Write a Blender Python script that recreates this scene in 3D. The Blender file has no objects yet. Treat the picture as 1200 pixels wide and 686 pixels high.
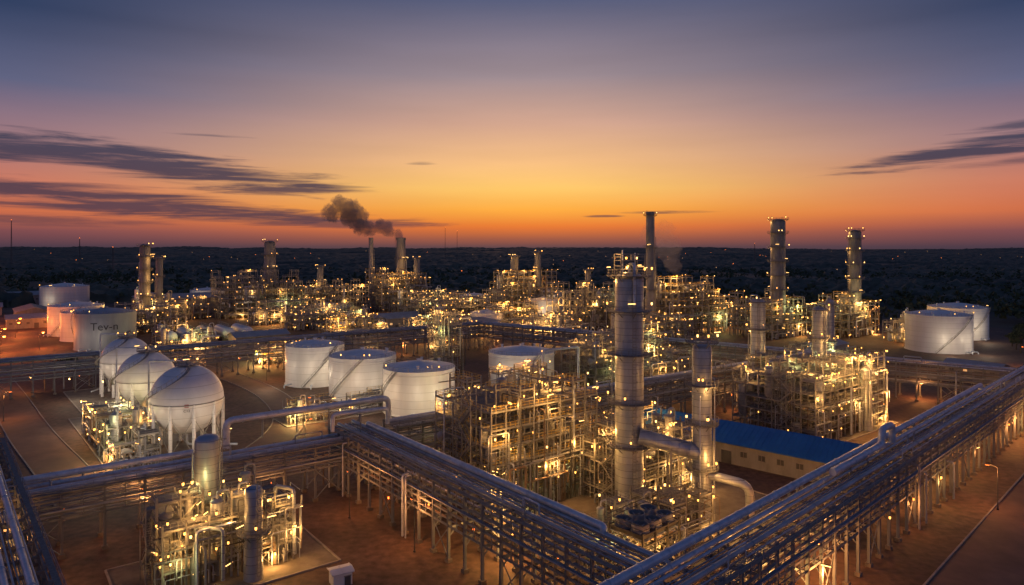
import bpy, math, random
from mathutils import Vector, noise
scene = bpy.context.scene
COL = scene.collection
PI = math.pi
try:
    scene.view_settings.view_transform = 'Standard'
    scene.view_settings.look = 'None'
    scene.view_settings.exposure = 0
except Exception: pass

def s2l(c):
    return tuple(((v/255)/12.92 if v/255 <= 0.04045 else ((v/255+0.055)/1.055)**2.4) for v in c)

# ------------------------------------------------------------------ materials
def mat_base(name):
    m = bpy.data.materials.new(name); m.use_nodes = True
    nt = m.node_tree; b = nt.nodes['Principled BSDF']
    return m, nt, b

def mk(name, c1, c2, rough=0.6, metal=0.0, scale=0.5, stretch=(1,1,1), bump=0.2, bscale=6.0, rough2=None, bdist=0.05):
    m, nt, b = mat_base(name)
    N = nt.nodes; L = nt.links
    tc = N.new('ShaderNodeTexCoord'); mp = N.new('ShaderNodeMapping')
    mp.inputs['Scale'].default_value = stretch
    L.new(tc.outputs['Object'], mp.inputs['Vector'])
    n1 = N.new('ShaderNodeTexNoise'); n1.inputs['Scale'].default_value = scale; n1.inputs['Detail'].default_value = 6
    n1.inputs['Roughness'].default_value = 0.65
    L.new(mp.outputs[0], n1.inputs['Vector'])
    r = N.new('ShaderNodeValToRGB'); r.color_ramp.elements[0].position = 0.32; r.color_ramp.elements[1].position = 0.68
    r.color_ramp.elements[0].color = (*c1, 1); r.color_ramp.elements[1].color = (*c2, 1)
    L.new(n1.outputs['Fac'], r.inputs['Fac']); L.new(r.outputs[0], b.inputs['Base Color'])
    mr = N.new('ShaderNodeMapRange'); mr.inputs['To Min'].default_value = rough; mr.inputs['To Max'].default_value = rough2 if rough2 else min(1, rough+0.2)
    L.new(n1.outputs['Fac'], mr.inputs['Value']); L.new(mr.outputs[0], b.inputs['Roughness'])
    b.inputs['Metallic'].default_value = metal
    if bump > 0:
        n2 = N.new('ShaderNodeTexNoise'); n2.inputs['Scale'].default_value = bscale; n2.inputs['Detail'].default_value = 4
        L.new(tc.outputs['Object'], n2.inputs['Vector'])
        bp = N.new('ShaderNodeBump'); bp.inputs['Strength'].default_value = bump; bp.inputs['Distance'].default_value = bdist
        L.new(n2.outputs['Fac'], bp.inputs['Height']); L.new(bp.outputs[0], b.inputs['Normal'])
    return m

def emis(name, col, strength):
    m, nt, b = mat_base(name)
    b.inputs['Base Color'].default_value = (*col, 1)
    b.inputs['Emission Color'].default_value = (*col, 1)
    b.inputs['Emission Strength'].default_value = strength
    try: m.cycles.emission_sampling = 'NONE'
    except Exception: pass
    return m

M = {}
M['steel'] = mk('structural_steel', (0.17,0.165,0.16), (0.31,0.30,0.28), 0.5, 0.12, 0.6, (1,1,.3), 0.1)
M['racksteel'] = mk('weathered_rack_steel', (0.11,0.12,0.135), (0.21,0.225,0.245), 0.5, 0.05, 0.6, (1,1,.3), 0.1)
M['dark'] = mk('dark_painted_steel', (0.06,0.06,0.065), (0.13,0.125,0.12), 0.45, 0.3, 0.5, (1,1,.4), 0.1)
M['tower'] = mk('dull_tower_steel', (0.13,0.135,0.15), (0.27,0.275,0.30), 0.45, 0.2, 0.3, (1,1,.3), 0.1)
M['galv'] = mk('galvanised_pipe', (0.36,0.40,0.47), (0.60,0.65,0.74), 0.28, 0.25, 0.7, (1,1,1), 0.1, rough2=0.48)
M['rackpipe'] = mk('dull_rack_pipe', (0.17,0.195,0.24), (0.36,0.40,0.47), 0.36, 0.12, 0.4, (1,1,1), 0.1, rough2=0.55)
M['clad'] = mk('aluminium_cladding', (0.29,0.31,0.35), (0.50,0.53,0.58), 0.34, 0.5, 0.35, (1,1,.25), 0.25, 1.5, 0.55)
M['rust'] = mk('weathered_pipe', (0.15,0.09,0.06), (0.26,0.19,0.14), 0.6, 0.1, 0.9, (1,1,1), 0.2)
M['grey'] = mk('grey_painted_pipe', (0.20,0.20,0.21), (0.34,0.34,0.35), 0.4, 0.05, 0.8)
M['yel'] = mk('yellow_painted_steel', (0.45,0.28,0.04), (0.6,0.4,0.07), 0.5, 0.0, 1.0)
M['grate'] = mk('steel_grating', (0.12,0.12,0.125), (0.21,0.21,0.21), 0.7, 0.2, 2.0)
M['white'] = mk('white_tank_paint', (0.66,0.65,0.63), (0.82,0.81,0.79), 0.3, 0.0, 0.22, (1,1,.16), 0.1, 0.5, bdist=0.1)
M['whiteroof'] = mk('white_roof_paint', (0.62,0.61,0.6), (0.8,0.79,0.78), 0.45, 0.0, 0.3, (1,1,1), 0.1)
M['greytank'] = mk('grey_tank_paint', (0.22,0.245,0.29), (0.34,0.37,0.42), 0.45, 0.0, 0.2, (1,1,.16), 0.15, 0.5)
M['conc'] = mk('concrete', (0.11,0.09,0.075), (0.20,0.17,0.145), 0.8, 0.0, 0.4, (1,1,1), 0.3, 3)
M['kerb'] = mk('kerb_concrete', (0.22,0.19,0.17), (0.34,0.30,0.27), 0.8, 0.0, 1.0)
M['blue'] = mk('blue_roof_sheet', (0.012,0.10,0.34), (0.018,0.14,0.45), 0.45, 0.0, 0.3, (1,1,1), 0.1)
M['wall'] = mk('plaster_wall', (0.2,0.19,0.17), (0.32,0.30,0.27), 0.7, 0.0, 0.5, (1,1,.3), 0.1)
M['shed'] = mk('shed_roof_sheet', (0.28,0.28,0.29), (0.42,0.41,0.41), 0.45, 0.1, 0.3)
M['leaf'] = mk('foliage', (0.03,0.048,0.026), (0.075,0.095,0.045), 0.8, 0.0, 0.35, (1,1,1), 0.0)
M['bark'] = mk('bark', (0.06,0.045,0.03), (0.11,0.085,0.06), 0.9, 0.0, 2.0)
M['red'] = mk('red_marking_paint', (0.35,0.03,0.03), (0.45,0.05,0.04), 0.5)
M['ink'] = mk('dark_lettering_paint', (0.03,0.035,0.05), (0.06,0.065,0.08), 0.5)
M['road'] = mk('road_surface', (0.09,0.055,0.043), (0.19,0.115,0.085), 0.7, 0.0, 0.16, (1,1,1), 0.3, 2.5)
M['bulb'] = emis('warm_lamp_glass', (1.0,0.44,0.09), 3.8)
M['bulbw'] = emis('bright_lamp_glass', (1.0,0.54,0.16), 4.6)
M['bulbo'] = emis('sodium_lamp_glass', (1.0,0.20,0.03), 5)
M['window'] = emis('lit_window_glass', (1.0,0.52,0.2), 0.8)
M['farlight'] = emis('distant_lamp_glass', (1.0,0.5,0.2), 1.6)

def add_seams(m, sc):
    nt = m.node_tree; N = nt.nodes; L = nt.links; b = N['Principled BSDF']
    tc = N.new('ShaderNodeTexCoord'); sx = N.new('ShaderNodeSeparateXYZ'); L.new(tc.outputs['Object'], sx.inputs[0])
    mu = N.new('ShaderNodeMath'); mu.operation = 'MULTIPLY'; mu.inputs[1].default_value = sc; L.new(sx.outputs['Z'], mu.inputs[0])
    fr = N.new('ShaderNodeMath'); fr.operation = 'FRACT'; L.new(mu.outputs[0], fr.inputs[0])
    gt = N.new('ShaderNodeMath'); gt.operation = 'LESS_THAN'; gt.inputs[1].default_value = 0.06; L.new(fr.outputs[0], gt.inputs[0])
    fl = N.new('ShaderNodeMath'); fl.operation = 'FLOOR'; L.new(mu.outputs[0], fl.inputs[0])
    wn = N.new('ShaderNodeTexWhiteNoise'); wn.noise_dimensions = '1D'; L.new(fl.outputs[0], wn.inputs['W'])
    src = b.inputs['Base Color'].links[0].from_socket
    mx = N.new('ShaderNodeMix'); mx.data_type = 'RGBA'; mx.blend_type = 'MULTIPLY'; mx.inputs['Factor'].default_value = 0.16
    L.new(src, mx.inputs['A']); L.new(wn.outputs['Value'], mx.inputs['B'])
    mx2 = N.new('ShaderNodeMix'); mx2.data_type = 'RGBA'; mx2.blend_type = 'MIX'
    L.new(gt.outputs[0], mx2.inputs['Factor']); L.new(mx.outputs['Result'], mx2.inputs['A']); mx2.inputs['B'].default_value = (0.17,0.17,0.18,1)
    L.new(mx2.outputs['Result'], b.inputs['Base Color'])
add_seams(M['clad'], 0.8)
add_seams(M['white'], 0.42)
for n in M['white'].node_tree.nodes:
    if n.type == 'MIX' and n.blend_type == 'MIX': n.inputs['B'].default_value = (0.56,0.55,0.52,1)
    if n.type == 'MIX' and n.blend_type == 'MULTIPLY': n.inputs['Factor'].default_value = 0.05

def ground_mat(name, cols, s1, s2):
    m, nt, b = mat_base(name); N = nt.nodes; L = nt.links
    tc = N.new('ShaderNodeTexCoord')
    a = N.new('ShaderNodeTexNoise'); a.inputs['Scale'].default_value = s1; a.inputs['Detail'].default_value = 8; a.inputs['Roughness'].default_value = .7
    c = N.new('ShaderNodeTexNoise'); c.inputs['Scale'].default_value = s2; c.inputs['Detail'].default_value = 6
    L.new(tc.outputs['Object'], a.inputs['Vector']); L.new(tc.outputs['Object'], c.inputs['Vector'])
    r = N.new('ShaderNodeValToRGB'); el = r.color_ramp.elements
    el[0].position = .3; el[0].color = (*cols[0],1); el[1].position = .7; el[1].color = (*cols[2],1)
    e = el.new(.5); e.color = (*cols[1],1)
    L.new(a.outputs['Fac'], r.inputs['Fac'])
    mx = N.new('ShaderNodeMix'); mx.data_type = 'RGBA'; mx.blend_type = 'MULTIPLY'; mx.inputs['Factor'].default_value = .75
    r2 = N.new('ShaderNodeValToRGB'); r2.color_ramp.elements[0].position = .32; r2.color_ramp.elements[0].color = (.25,.25,.25,1); r2.color_ramp.elements[1].position = .65
    L.new(c.outputs['Fac'], r2.inputs['Fac']); L.new(r.outputs[0], mx.inputs['A']); L.new(r2.outputs[0], mx.inputs['B'])
    L.new(mx.outputs['Result'], b.inputs['Base Color']); b.inputs['Roughness'].default_value = .8
    bp = N.new('ShaderNodeBump'); bp.inputs['Strength'].default_value = .5; bp.inputs['Distance'].default_value = .12
    L.new(c.outputs['Fac'], bp.inputs['Height']); L.new(bp.outputs[0], b.inputs['Normal'])
    return m
M['earth'] = ground_mat('yard_earth', [(0.06,0.034,0.025),(0.12,0.067,0.048),(0.20,0.115,0.08)], .035, .7)
M['scrub'] = ground_mat('dark_scrub', [(0.04,0.046,0.034),(0.075,0.075,0.055),(0.14,0.12,0.085)], .003, .03)
M['canopy'] = ground_mat('forest_foliage', [(0.028,0.042,0.032),(0.06,0.078,0.054),(0.13,0.13,0.09)], .004, .10)

# ------------------------------------------------------------------ mesh builder
class MB:
    def __init__(s, mats):
        s.v = []; s.f = []; s.m = []; s.mats = mats
    def mi(s, m):
        if m not in s.mats: s.mats.append(m)
        return s.mats.index(m)
    def box(s, cx, cy, cz, sx, sy, sz, m=None):
        k = s.mi(m) if m else 0; o = len(s.v)
        sx*=.5; sy*=.5; sz*=.5
        for dz in (-sz,sz):
            s.v += [(cx-sx,cy-sy,cz+dz),(cx+sx,cy-sy,cz+dz),(cx+sx,cy+sy,cz+dz),(cx-sx,cy+sy,cz+dz)]
        s.f += [(o,o+3,o+2,o+1),(o+4,o+5,o+6,o+7),(o,o+1,o+5,o+4),(o+1,o+2,o+6,o+5),(o+2,o+3,o+7,o+6),(o+3,o,o+4,o+7)]
        s.m += [k]*6
    def beam(s, p, q, w, h=None, m=None):
        k = s.mi(m) if m else 0; h = h or w
        p = Vector(p); q = Vector(q); d = (q-p)
        if d.length < 1e-4: return
        d.normalize()
        up = Vector((0,0,1)) if abs(d.z) < .95 else Vector((0,1,0))
        a = d.cross(up).normalized(); b = a.cross(d); a = a*(w/2); b = b*(h/2)
        o = len(s.v)
        for c in (p,q):
            for t in (-a-b, a-b, a+b, -a+b):
                u = c+t; s.v.append((u.x,u.y,u.z))
        s.f += [(o,o+3,o+2,o+1),(o+4,o+5,o+6,o+7),(o,o+1,o+5,o+4),(o+1,o+2,o+6,o+5),(o+2,o+3,o+7,o+6),(o+3,o,o+4,o+7)]
        s.m += [k]*6
    def tube(s, pts, r, n=8, m=None, bend=None, r2=None):
        k = s.mi(m) if m else 0
        pts = [Vector(p) for p in pts]; bd = bend or r*2.6
        path = [pts[0]]
        for i in range(1, len(pts)-1):
            p = pts[i]; a = pts[i-1]-p; b = pts[i+1]-p
            d = min(bd, a.length*.45, b.length*.45)
            if d < 1e-3: continue
            st = p+a.normalized()*d; e = p+b.normalized()*d
            path += [st, st*.5625+p*.375+e*.0625, st*.25+p*.5+e*.25, st*.0625+p*.375+e*.5625, e] if n > 7 else [st, st*.25+p*.5+e*.25, e]
        path.append(pts[-1])
        nor = None; o = len(s.v); np_ = len(path)
        for i, p in enumerate(path):
            if i == 0: t = path[1]-p
            elif i == np_-1: t = p-path[i-1]
            else: t = (path[i+1]-p).normalized()+(p-path[i-1]).normalized()
            if t.length < 1e-6: t = Vector((0,0,1))
            t.normalize()
            if nor is None:
                nor = t.cross(Vector((0,0,1)) if abs(t.z) < .9 else Vector((1,0,0))).normalized()
            else:
                nor = (nor - t*nor.dot(t))
                nor = nor.normalized() if nor.length > 1e-5 else t.orthogonal().normalized()
            bi = t.cross(nor)
            rr = r if r2 is None else r+(r2-r)*i/(np_-1)
            for j in range(n):
                a = 2*PI*j/n; c = math.cos(a)*rr; d = math.sin(a)*rr
                s.v.append((p.x+nor.x*c+bi.x*d, p.y+nor.y*c+bi.y*d, p.z+nor.z*c+bi.z*d))
        for i in range(np_-1):
            for j in range(n):
                j2 = (j+1) % n
                s.f.append((o+i*n+j, o+i*n+j2, o+(i+1)*n+j2, o+(i+1)*n+j)); s.m.append(k)
        s.f.append(tuple(o+j for j in range(n-1,-1,-1))); s.m.append(k)
        s.f.append(tuple(o+(np_-1)*n+j for j in range(n))); s.m.append(k)
    def lathe(s, cx, cy, prof, n=24, m=None, cap0=True, cap1=True):
        k = s.mi(m) if m else 0; o = len(s.v)
        cs = [(math.cos(2*PI*j/n), math.sin(2*PI*j/n)) for j in range(n)]
        for (r,z) in prof:
            for c,d in cs: s.v.append((cx+c*r, cy+d*r, z))
        for i in range(len(prof)-1):
            for j in range(n):
                j2 = (j+1) % n
                s.f.append((o+i*n+j, o+i*n+j2, o+(i+1)*n+j2, o+(i+1)*n+j)); s.m.append(k)
        if cap0: s.f.append(tuple(o+j for j in range(n-1,-1,-1))); s.m.append(k)
        if cap1:
            q = o+(len(prof)-1)*n
            s.f.append(tuple(q+j for j in range(n))); s.m.append(k)
    def ring(s, cx, cy, z, r, t, n=20, m=None):
        pts = [(cx+math.cos(2*PI*j/n)*r, cy+math.sin(2*PI*j/n)*r, z) for j in range(n)]
        for j in range(n): s.beam(pts[j], pts[(j+1)%n], t, t, m)
    def quad(s, a, b, c, d, m=None):
        k = s.mi(m) if m else 0; o = len(s.v); s.v += [tuple(a),tuple(b),tuple(c),tuple(d)]; s.f.append((o,o+1,o+2,o+3)); s.m.append(k)
    def mesh(s, name, smooth=True):
        me = bpy.data.meshes.new(name); me.from_pydata(s.v, [], s.f)
        for mn in s.mats: me.materials.append(M[mn])
        if len(s.mats) > 1: me.polygons.foreach_set('material_index', s.m)
        if smooth:
            me.polygons.foreach_set('use_smooth', [True]*len(s.f))
            try: me.set_sharp_from_angle(angle=math.radians(50))
            except Exception: pass
        me.update(); return me

def part(name, mesh, parent, loc=(0,0,0), rotz=0, label=None, scale=None, smooth=True):
    if isinstance(mesh, MB):
        if not mesh.f: return None
        mesh = mesh.mesh(name, smooth)
    o = bpy.data.objects.new(name, mesh); o.parent = parent; o.location = loc
    if rotz: o.rotation_euler = (0,0,rotz)
    if scale: o.scale = (scale,)*3
    if label: o['label'] = label
    COL.objects.link(o); return o

def thing(name, label, cat, loc=(0,0,0), ang=0, group=None):
    e = bpy.data.objects.new(name, None); e.empty_display_size = 1
    e.location = loc; e.rotation_euler = (0,0,ang); e['label'] = label; e['category'] = cat
    if group: e['group'] = group
    COL.objects.link(e); return e

def struct(name, mesh, smooth=False):
    if isinstance(mesh, MB): mesh = mesh.mesh(name, smooth)
    o = bpy.data.objects.new(name, mesh); o['kind'] = 'structure'; COL.objects.link(o); return o

LIGHTS = {}
AMB=(1.0,0.48,0.12); SOD=(1.0,0.36,0.09); PALE=(1.0,0.78,0.52); RED=(1.0,0.24,0.045)
def plight(parent, loc, power, col=AMB, rad=.3):
    power = round(power, -2) or 100
    k = (power, col, rad)
    if k not in LIGHTS:
        l = bpy.data.lights.new('lamp_light', 'POINT'); l.energy = power; l.color = col; l.shadow_soft_size = rad
        LIGHTS[k] = l
    o = bpy.data.objects.new('lamp_light', LIGHTS[k]); o.parent = parent; o.location = loc; COL.objects.link(o)
    return o

def fixture(bm):
    b = MB([bm,'dark'])
    b.lathe(0,0,[(.06,-.5),(.15,-.42),(.17,-.1),(.10,.0)], 8, bm)
    b.lathe(0,0,[(.2,0.0),(.17,.12),(.05,.2)], 8, 'dark')
    b.beam((0,0,.15),(.0,.35,.45), .06, .06, 'dark')
    return b.mesh('light_fixture')
FX = fixture('bulb'); FXW = fixture('bulbw'); FXO = fixture('bulbo')
def tubefix():
    b = MB(['bulbw','dark'])
    b.beam((-.7,0,0),(.7,0,0), .12, .12, 'bulbw'); b.beam((-.75,0,.13),(.75,0,.13), .16, .1, 'dark'); b.beam((0,0,.15),(0,0,.6), .06,.06,'dark')
    return b.mesh('light_fixture')
FXT = tubefix()
RL = random.Random(77)
def fix(parent, loc, sc=1.0, orange=False):
    me = FXO if orange else RL.choice([FX,FX,FX,FXW,FXT])
    return part('light_fixture', me, parent, loc, RL.uniform(0,6.28), scale=sc)

# ------------------------------------------------------------------ pipe rack
def rack(p0, p1, w, h, label, seed, npl=6, big=2, levels=4, loops=2, lit=14, power=700, bay=6.0, gap=2.1):
    rn = random.Random(seed)
    dx, dy = p1[0]-p0[0], p1[1]-p0[1]; L = math.hypot(dx,dy); ang = math.atan2(dy,dx)
    e = thing('pipe_rack', label, 'pipe rack', (p0[0],p0[1],0), ang)
    nb = max(2, round(L/bay)); zs = [h-gap*i for i in range(levels)]
    f = MB(['racksteel','conc'])
    for i in range(nb+1):
        x = L*i/nb
        for y in (-w/2, w/2):
            f.box(x,y,h/2+.3,.16,.34,h+.6)
            f.box(x-.17,y,h/2+.3,.05,.42,h+.6); f.box(x+.17,y,h/2+.3,.05,.42,h+.6)
            f.box(x,y,.3,.9,.9,.6,'conc')
        for z in zs:
            f.beam((x,-w/2,z-.2),(x,w/2,z-.2),.25,.34)
        zl = zs[-1]-.2
        f.beam((x,-w/2,zl-1.6),(x,-w/2+1.6,zl),.16); f.beam((x,w/2,zl-1.6),(x,w/2-1.6,zl),.16)
        if i < nb:
            xm = L*(i+.5)/nb
            for y in (-w/2,w/2): f.beam((xm,y,zs[-1]),(xm,y,zs[0]),.12,.16)
        if i % 4 == 1 and i < nb:
            x2 = L*(i+1)/nb
            for y in (-w/2,w/2):
                f.beam((x,y,.5),(x2,y,zl),.14); f.beam((x2,y,.5),(x,y,zl),.14)
    for z in zs:
        for y in (-w/2, w/2): f.beam((0,y,z+.05),(L,y,z+.05),.16,.34)
    for z in zs[:-1]:
        for y in (-w/2,w/2): f.beam((0,y,z-gap/2),(L,y,z-gap/2),.1,.14)
    part('steel_frame', f, e, smooth=False)
    for y in (-w/2-.5, w/2+.5):
        t = MB(['rackpipe'])
        for z in zs[1:2]:
            t.beam((0,y,z-.6),(L,y,z-.6),.5,.05); t.beam((0,y+.25,z-.5),(L,y+.25,z-.5),.05,.18); t.beam((0,y-.25,z-.5),(L,y-.25,z-.5),.05,.18)
            for i in range(nb+1): t.beam((L*i/nb,y-.25,z-.68),(L*i/nb,y*.9,z-.68),.08)
        part('cable_tray', t, e, smooth=False)
    g = MB(['grate','racksteel']); yy = -w/2-.35
    g.box(L/2, yy-.2, h+.35, L, .7, .05)
    n = int(L/3)
    for i in range(n+1):
        x = L*i/n; g.beam((x,yy-.55,h+.3),(x,yy-.55,h+1.45),.06,.06,'racksteel')
    for z in (.9,1.45): g.beam((0,yy-.55,h+z),(L,yy-.55,h+z),.06,.06,'racksteel')
    part('walkway', g, e, smooth=False)
    for li, z in enumerate(zs):
        k = npl if li == 0 else max(3,npl-3)
        for j in range(k):
            y = -w/2+.8+(w-1.6)*(j+.5)/k + rn.uniform(-.2,.2)
            isbig = (li == 0 and j in ([k-1,1,k//2][:big]))
            r = rn.uniform(.36,.44) if isbig else rn.choice([.09,.12,.15,.18,.22])
            m = rn.choice(['galv','clad','galv']) if isbig else rn.choice(['rackpipe','rackpipe','galv','galv','grey','rackpipe'] if li==0 else ['rackpipe','rackpipe','rackpipe','galv','grey','rust'])
            pb = MB([m]); zc = z+r+.03
            pts = [(-1 if li else 0, y, zc)]
            if li == 0 and not isbig and loops and rn.random() < .5:
                for q in range(loops):
                    xa = L*(q+rn.uniform(.25,.75))/loops; up = rn.uniform(1.2,2.6)
                    pts += [(xa,y,zc),(xa,y,zc+up),(xa+rn.uniform(3,6),y,zc+up)]
                    pts += [(pts[-1][0],y,zc)]
            pts.append((L+rn.uniform(0,.8), y, zc))
            pb.tube(pts, r, 10 if isbig else 8, m)
            st = rn.uniform(9,15); x = rn.uniform(2,8)
            if len(pts) == 2:
                while x < L:
                    pb.tube([(x-.09,y,zc),(x+.09,y,zc)], r*1.25, 8, m); x += st
            part('pipe', pb, e)
    for q in range(int(L/14)):
        x = rn.uniform(2,L-2); y = rn.choice([-1,1])*(w/2+1.1); z = zs[rn.randrange(1,levels)]; r = rn.uniform(.12,.24)
        b = MB([rn.choice(['galv','grey','rust','rackpipe'])]); yi = y*.5
        b.tube([(x,yi,z+.9),(x,y,z+.9),(x,y,.2)], r, 7); part('drop_pipe', b, e)
    if lit:
        n = int(L/lit)
        for i in range(n):
            x = (i+.5)*lit+rn.uniform(-3,3); y = rn.choice([-1,1,0])*(w/2+.7)
            z = zs[-1]-.4
            fix(e,(x,y,z),.9, orange=rn.random()<.5)
            if rn.random() < .7: plight(e,(x,y,z-1.2), power*rn.choice([.4,1,1.8]), SOD if rn.random()<.6 else AMB)
            if rn.random() < .4: fix(e,(x+rn.uniform(2,5),w/2+.7,zs[1]),.6)
    return e

# ------------------------------------------------------------------ process unit
def unit(label, x, y, angd, lx, ly, h, seed, bay=5.0, lev=4.2, npipes=80, nv=6, nfix=30, nl=10, power=900, fs=1.0, hv=.45, cat='process unit', det=1, cool=0.1):
    rn = random.Random(seed); e = thing('process_unit', label, cat, (x,y,0), math.radians(angd))
    nx = max(1,round(lx/bay)); ny = max(1,round(ly/bay)); bx = lx/nx; by = ly/ny
    X = [-lx/2+bx*i for i in range(nx+1)]; Y = [-ly/2+by*i for i in range(ny+1)]
    mx = max(1,round(h/lev)); lev = h/mx
    hc = [[max(1,min(mx,round(mx*(1-hv*rn.random()**.8)))) if rn.random()>.08 else max(1,mx//3) for j in range(ny)] for i in range(nx)]
    hc[rn.randrange(nx)][rn.randrange(ny)] = mx
    f = MB(['steel','grate','yel']); hm = rn.choice(['steel','yel','steel'])
    cw = .27 if det else .4; bw=(.17,.30) if det else (.22,.32); rt=.05 if det else .12
    def H(i,j): return hc[i][j] if 0<=i<nx and 0<=j<ny else 0
    for i in range(nx+1):
        for j in range(ny+1):
            k = max(H(i,j),H(i-1,j),H(i,j-1),H(i-1,j-1))
            if k: f.box(X[i],Y[j],k*lev/2+.5,cw,cw,k*lev+1)
    def edge(a,b,h1,h2):
        k = max(h1,h2); mn = min(h1,h2)
        for l in range(1,k+1):
            z=l*lev; f.beam((*a,z),(*b,z),*bw)
            if det and rn.random()<.3: f.beam((*a,z-lev/2),(*b,z-lev/2),.09,.13)
            if l > mn or mn==0:
                for dz in ((.55,1.1) if det else (1.1,)): f.beam((*a,z+dz),(*b,z+dz),rt,rt,hm)
                if det:
                    for q in range(4):
                        xx = a[0]+(b[0]-a[0])*q/3; yy=a[1]+(b[1]-a[1])*q/3; f.beam((xx,yy,z),(xx,yy,z+1.1),.045,.045,hm)
        if k and rn.random()<.4:
            l = rn.randrange(k); f.beam((*a,l*lev),(*b,(l+1)*lev),.1)
            if rn.random()<.5: f.beam((*b,l*lev),(*a,(l+1)*lev),.1)
    for i in range(nx):
        for j in range(ny+1): edge((X[i],Y[j]),(X[i+1],Y[j]),H(i,j),H(i,j-1))
    for i in range(nx+1):
        for j in range(ny): edge((X[i],Y[j]),(X[i],Y[j+1]),H(i,j),H(i-1,j))
    for i in range(nx):
        for j in range(ny):
            for l in range(1,hc[i][j]+1):
                if rn.random()<.8:
                    f.box((X[i]+X[i+1])/2,(Y[j]+Y[j+1])/2,l*lev+.18,bx*1.0-cw,by*rn.choice([1,.5,.98,1])-cw,.06,'grate')
    if det and mx>1:
        xs = X[0]-1.1
        for l in range(mx):
            y0 = -ly/4; y1 = y0+lev*1.1
            if l%2: y0,y1 = y1,y0
            for q in (-.45,.45): f.beam((xs+q,y0,l*lev),(xs+q,y1,(l+1)*lev),.08,.24,'steel'); f.beam((xs+q,y0,l*lev+1),(xs+q,y1,(l+1)*lev+1),.05,.05,hm)
            for q in range(12):
                t = q/12; f.box(xs,y0+(y1-y0)*t,l*lev+lev*t+.1,.9,.28,.04,'grate')
            f.box(xs,y1,(l+1)*lev,1.4,1.4,.08,'grate')
        for yy in (-ly/4-.6,-ly/4+lev*1.1+.6):
            for q in (-.65,.65): f.beam((xs+q,yy,0),(xs+q,yy,mx*lev+1.1),.12)
    part('steel_frame', f, e, smooth=False)
    groups = {}
    for q in range(npipes):
        m = rn.choice(['galv','clad','grey','grey','rust','dark','grey'])
        b = groups.setdefault(m, MB([m]))
        i = rn.randrange(nx); j = rn.randrange(ny); top = hc[i][j]*lev
        px = rn.uniform(X[i],X[i+1]); py = rn.uniform(Y[j],Y[j+1])
        if rn.random()<.25: py = Y[0]-rn.uniform(.3,1.2)
        elif rn.random()<.2: px = X[-1]+rn.uniform(.3,1.2)
        z0 = rn.choice([.3,.3,lev*rn.randrange(0,hc[i][j])+.4]); r = rn.choice([.06,.07,.09,.11,.13,.16,.22]) if det else rn.choice([.25,.35,.5])
        z1 = min(top+.9, z0+rn.uniform(1.5,top*.7+1)); z1 = max(z0+1, round(z1/lev)*lev-rn.choice([.5,.8,1.1])) if rn.random()<.7 else z1
        pts=[(px,py,z0),(px,py,z1)]
        ax = rn.random()<.6; d = rn.choice([-1,1])*rn.uniform(2,lx*.45 if ax else ly*.5)
        if ax: d = max(X[0]-1.2,min(X[-1]+1.2,px+d))-px
        else: d = max(Y[0]-1.2,min(Y[-1]+1.2,py+d))-py
        if abs(d)>1:
            px2,py2 = (px+d,py) if ax else (px,py+d); pts.append((px2,py2,z1))
            c = rn.random()
            if c<.45: pts.append((px2,py2,max(.2,z1-rn.uniform(2,max(2.1,z1)))))
            elif c<.55:
                pts.append((px2,py2,z1+rn.uniform(1,2.5)))
        b.tube(pts, r, 8 if (det and r>.14) else 5, m)
        if det and rn.random()<.5:
            zf = (z0+z1)/2; b.tube([(px,py,zf-.2),(px,py,zf+.2)], r*1.7, 8, m)
            b.tube([(px,py,zf),(px,py-.5,zf)], .05, 5, m)
    for m,b in groups.items(): part('pipework', b, e)
    for q in range(nv):
        i = rn.randrange(nx); j = rn.randrange(ny); cx=(X[i]+X[i+1])/2; cy=(Y[j]+Y[j+1])/2; m = rn.choice(['clad','galv','grey','grey','clad'])
        r = rn.uniform(.2,.34)*min(bx,by)
        if rn.random()<.7:
            z0 = lev*rn.randrange(0,max(1,hc[i][j])); hh = rn.uniform(1.2,2.6)*lev
            b = MB([m]); n = 16 if det else 8
            b.lathe(cx,cy,[(r*.8,z0),(r*.8,z0+.6),(r,z0+.8),(r,z0+hh),(r*1.06,z0+hh),(r*1.06,z0+hh+.12),(r*.97,z0+hh+.2),(r*.75,z0+hh+r*.35),(r*.3,z0+hh+r*.5)],n)
            b.tube([(cx,cy,z0+hh+r*.4),(cx,cy,z0+hh+r+.6),(cx+r+.7,cy,z0+hh+r+.6),(cx+r+.7,cy,z0+.5)], r*.15+.05, 6)
            part('process_vessel', b, e)
        else:
            z0 = lev*rn.randrange(0,max(1,hc[i][j]))+.9+r; hl = rn.uniform(.8,1.5)*bx/2
            b = MB([m]); n = 16 if det else 8
            prof = [(r*.3,-hl-r*.45),(r*.75,-hl-r*.3),(r,-hl),(r,hl),(r*.75,hl+r*.3),(r*.3,hl+r*.45)]
            b.lathe(0,0,prof,n); b.v = [(cx+zz,cy+yy,z0+xx) for (xx,yy,zz) in b.v]
            for sx_ in (-.55,.55): b.box(cx+sx_*hl,cy,z0-r-.2,.3,r*1.5,1.0)
            part('horizontal_drum', b, e)
    pos=[]
    for q in range(nfix):
        i = rn.randrange(nx+1); j = rn.randrange(ny+1) if rn.random()<.5 else 0
        k = max(H(i,j),H(i-1,j),H(i,j-1),H(i-1,j-1)); l = rn.randrange(0,k+1) if rn.random()<.8 else k
        z = min(k*lev+1.6, l*lev+rn.uniform(1.6,2.8)); p=(X[i]+rn.uniform(-1,1),Y[j]-.45+rn.uniform(-.5,.5),z)
        fix(e,p,fs*rn.uniform(.7,1.05)); pos.append(p)
    rn.shuffle(pos)
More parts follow.
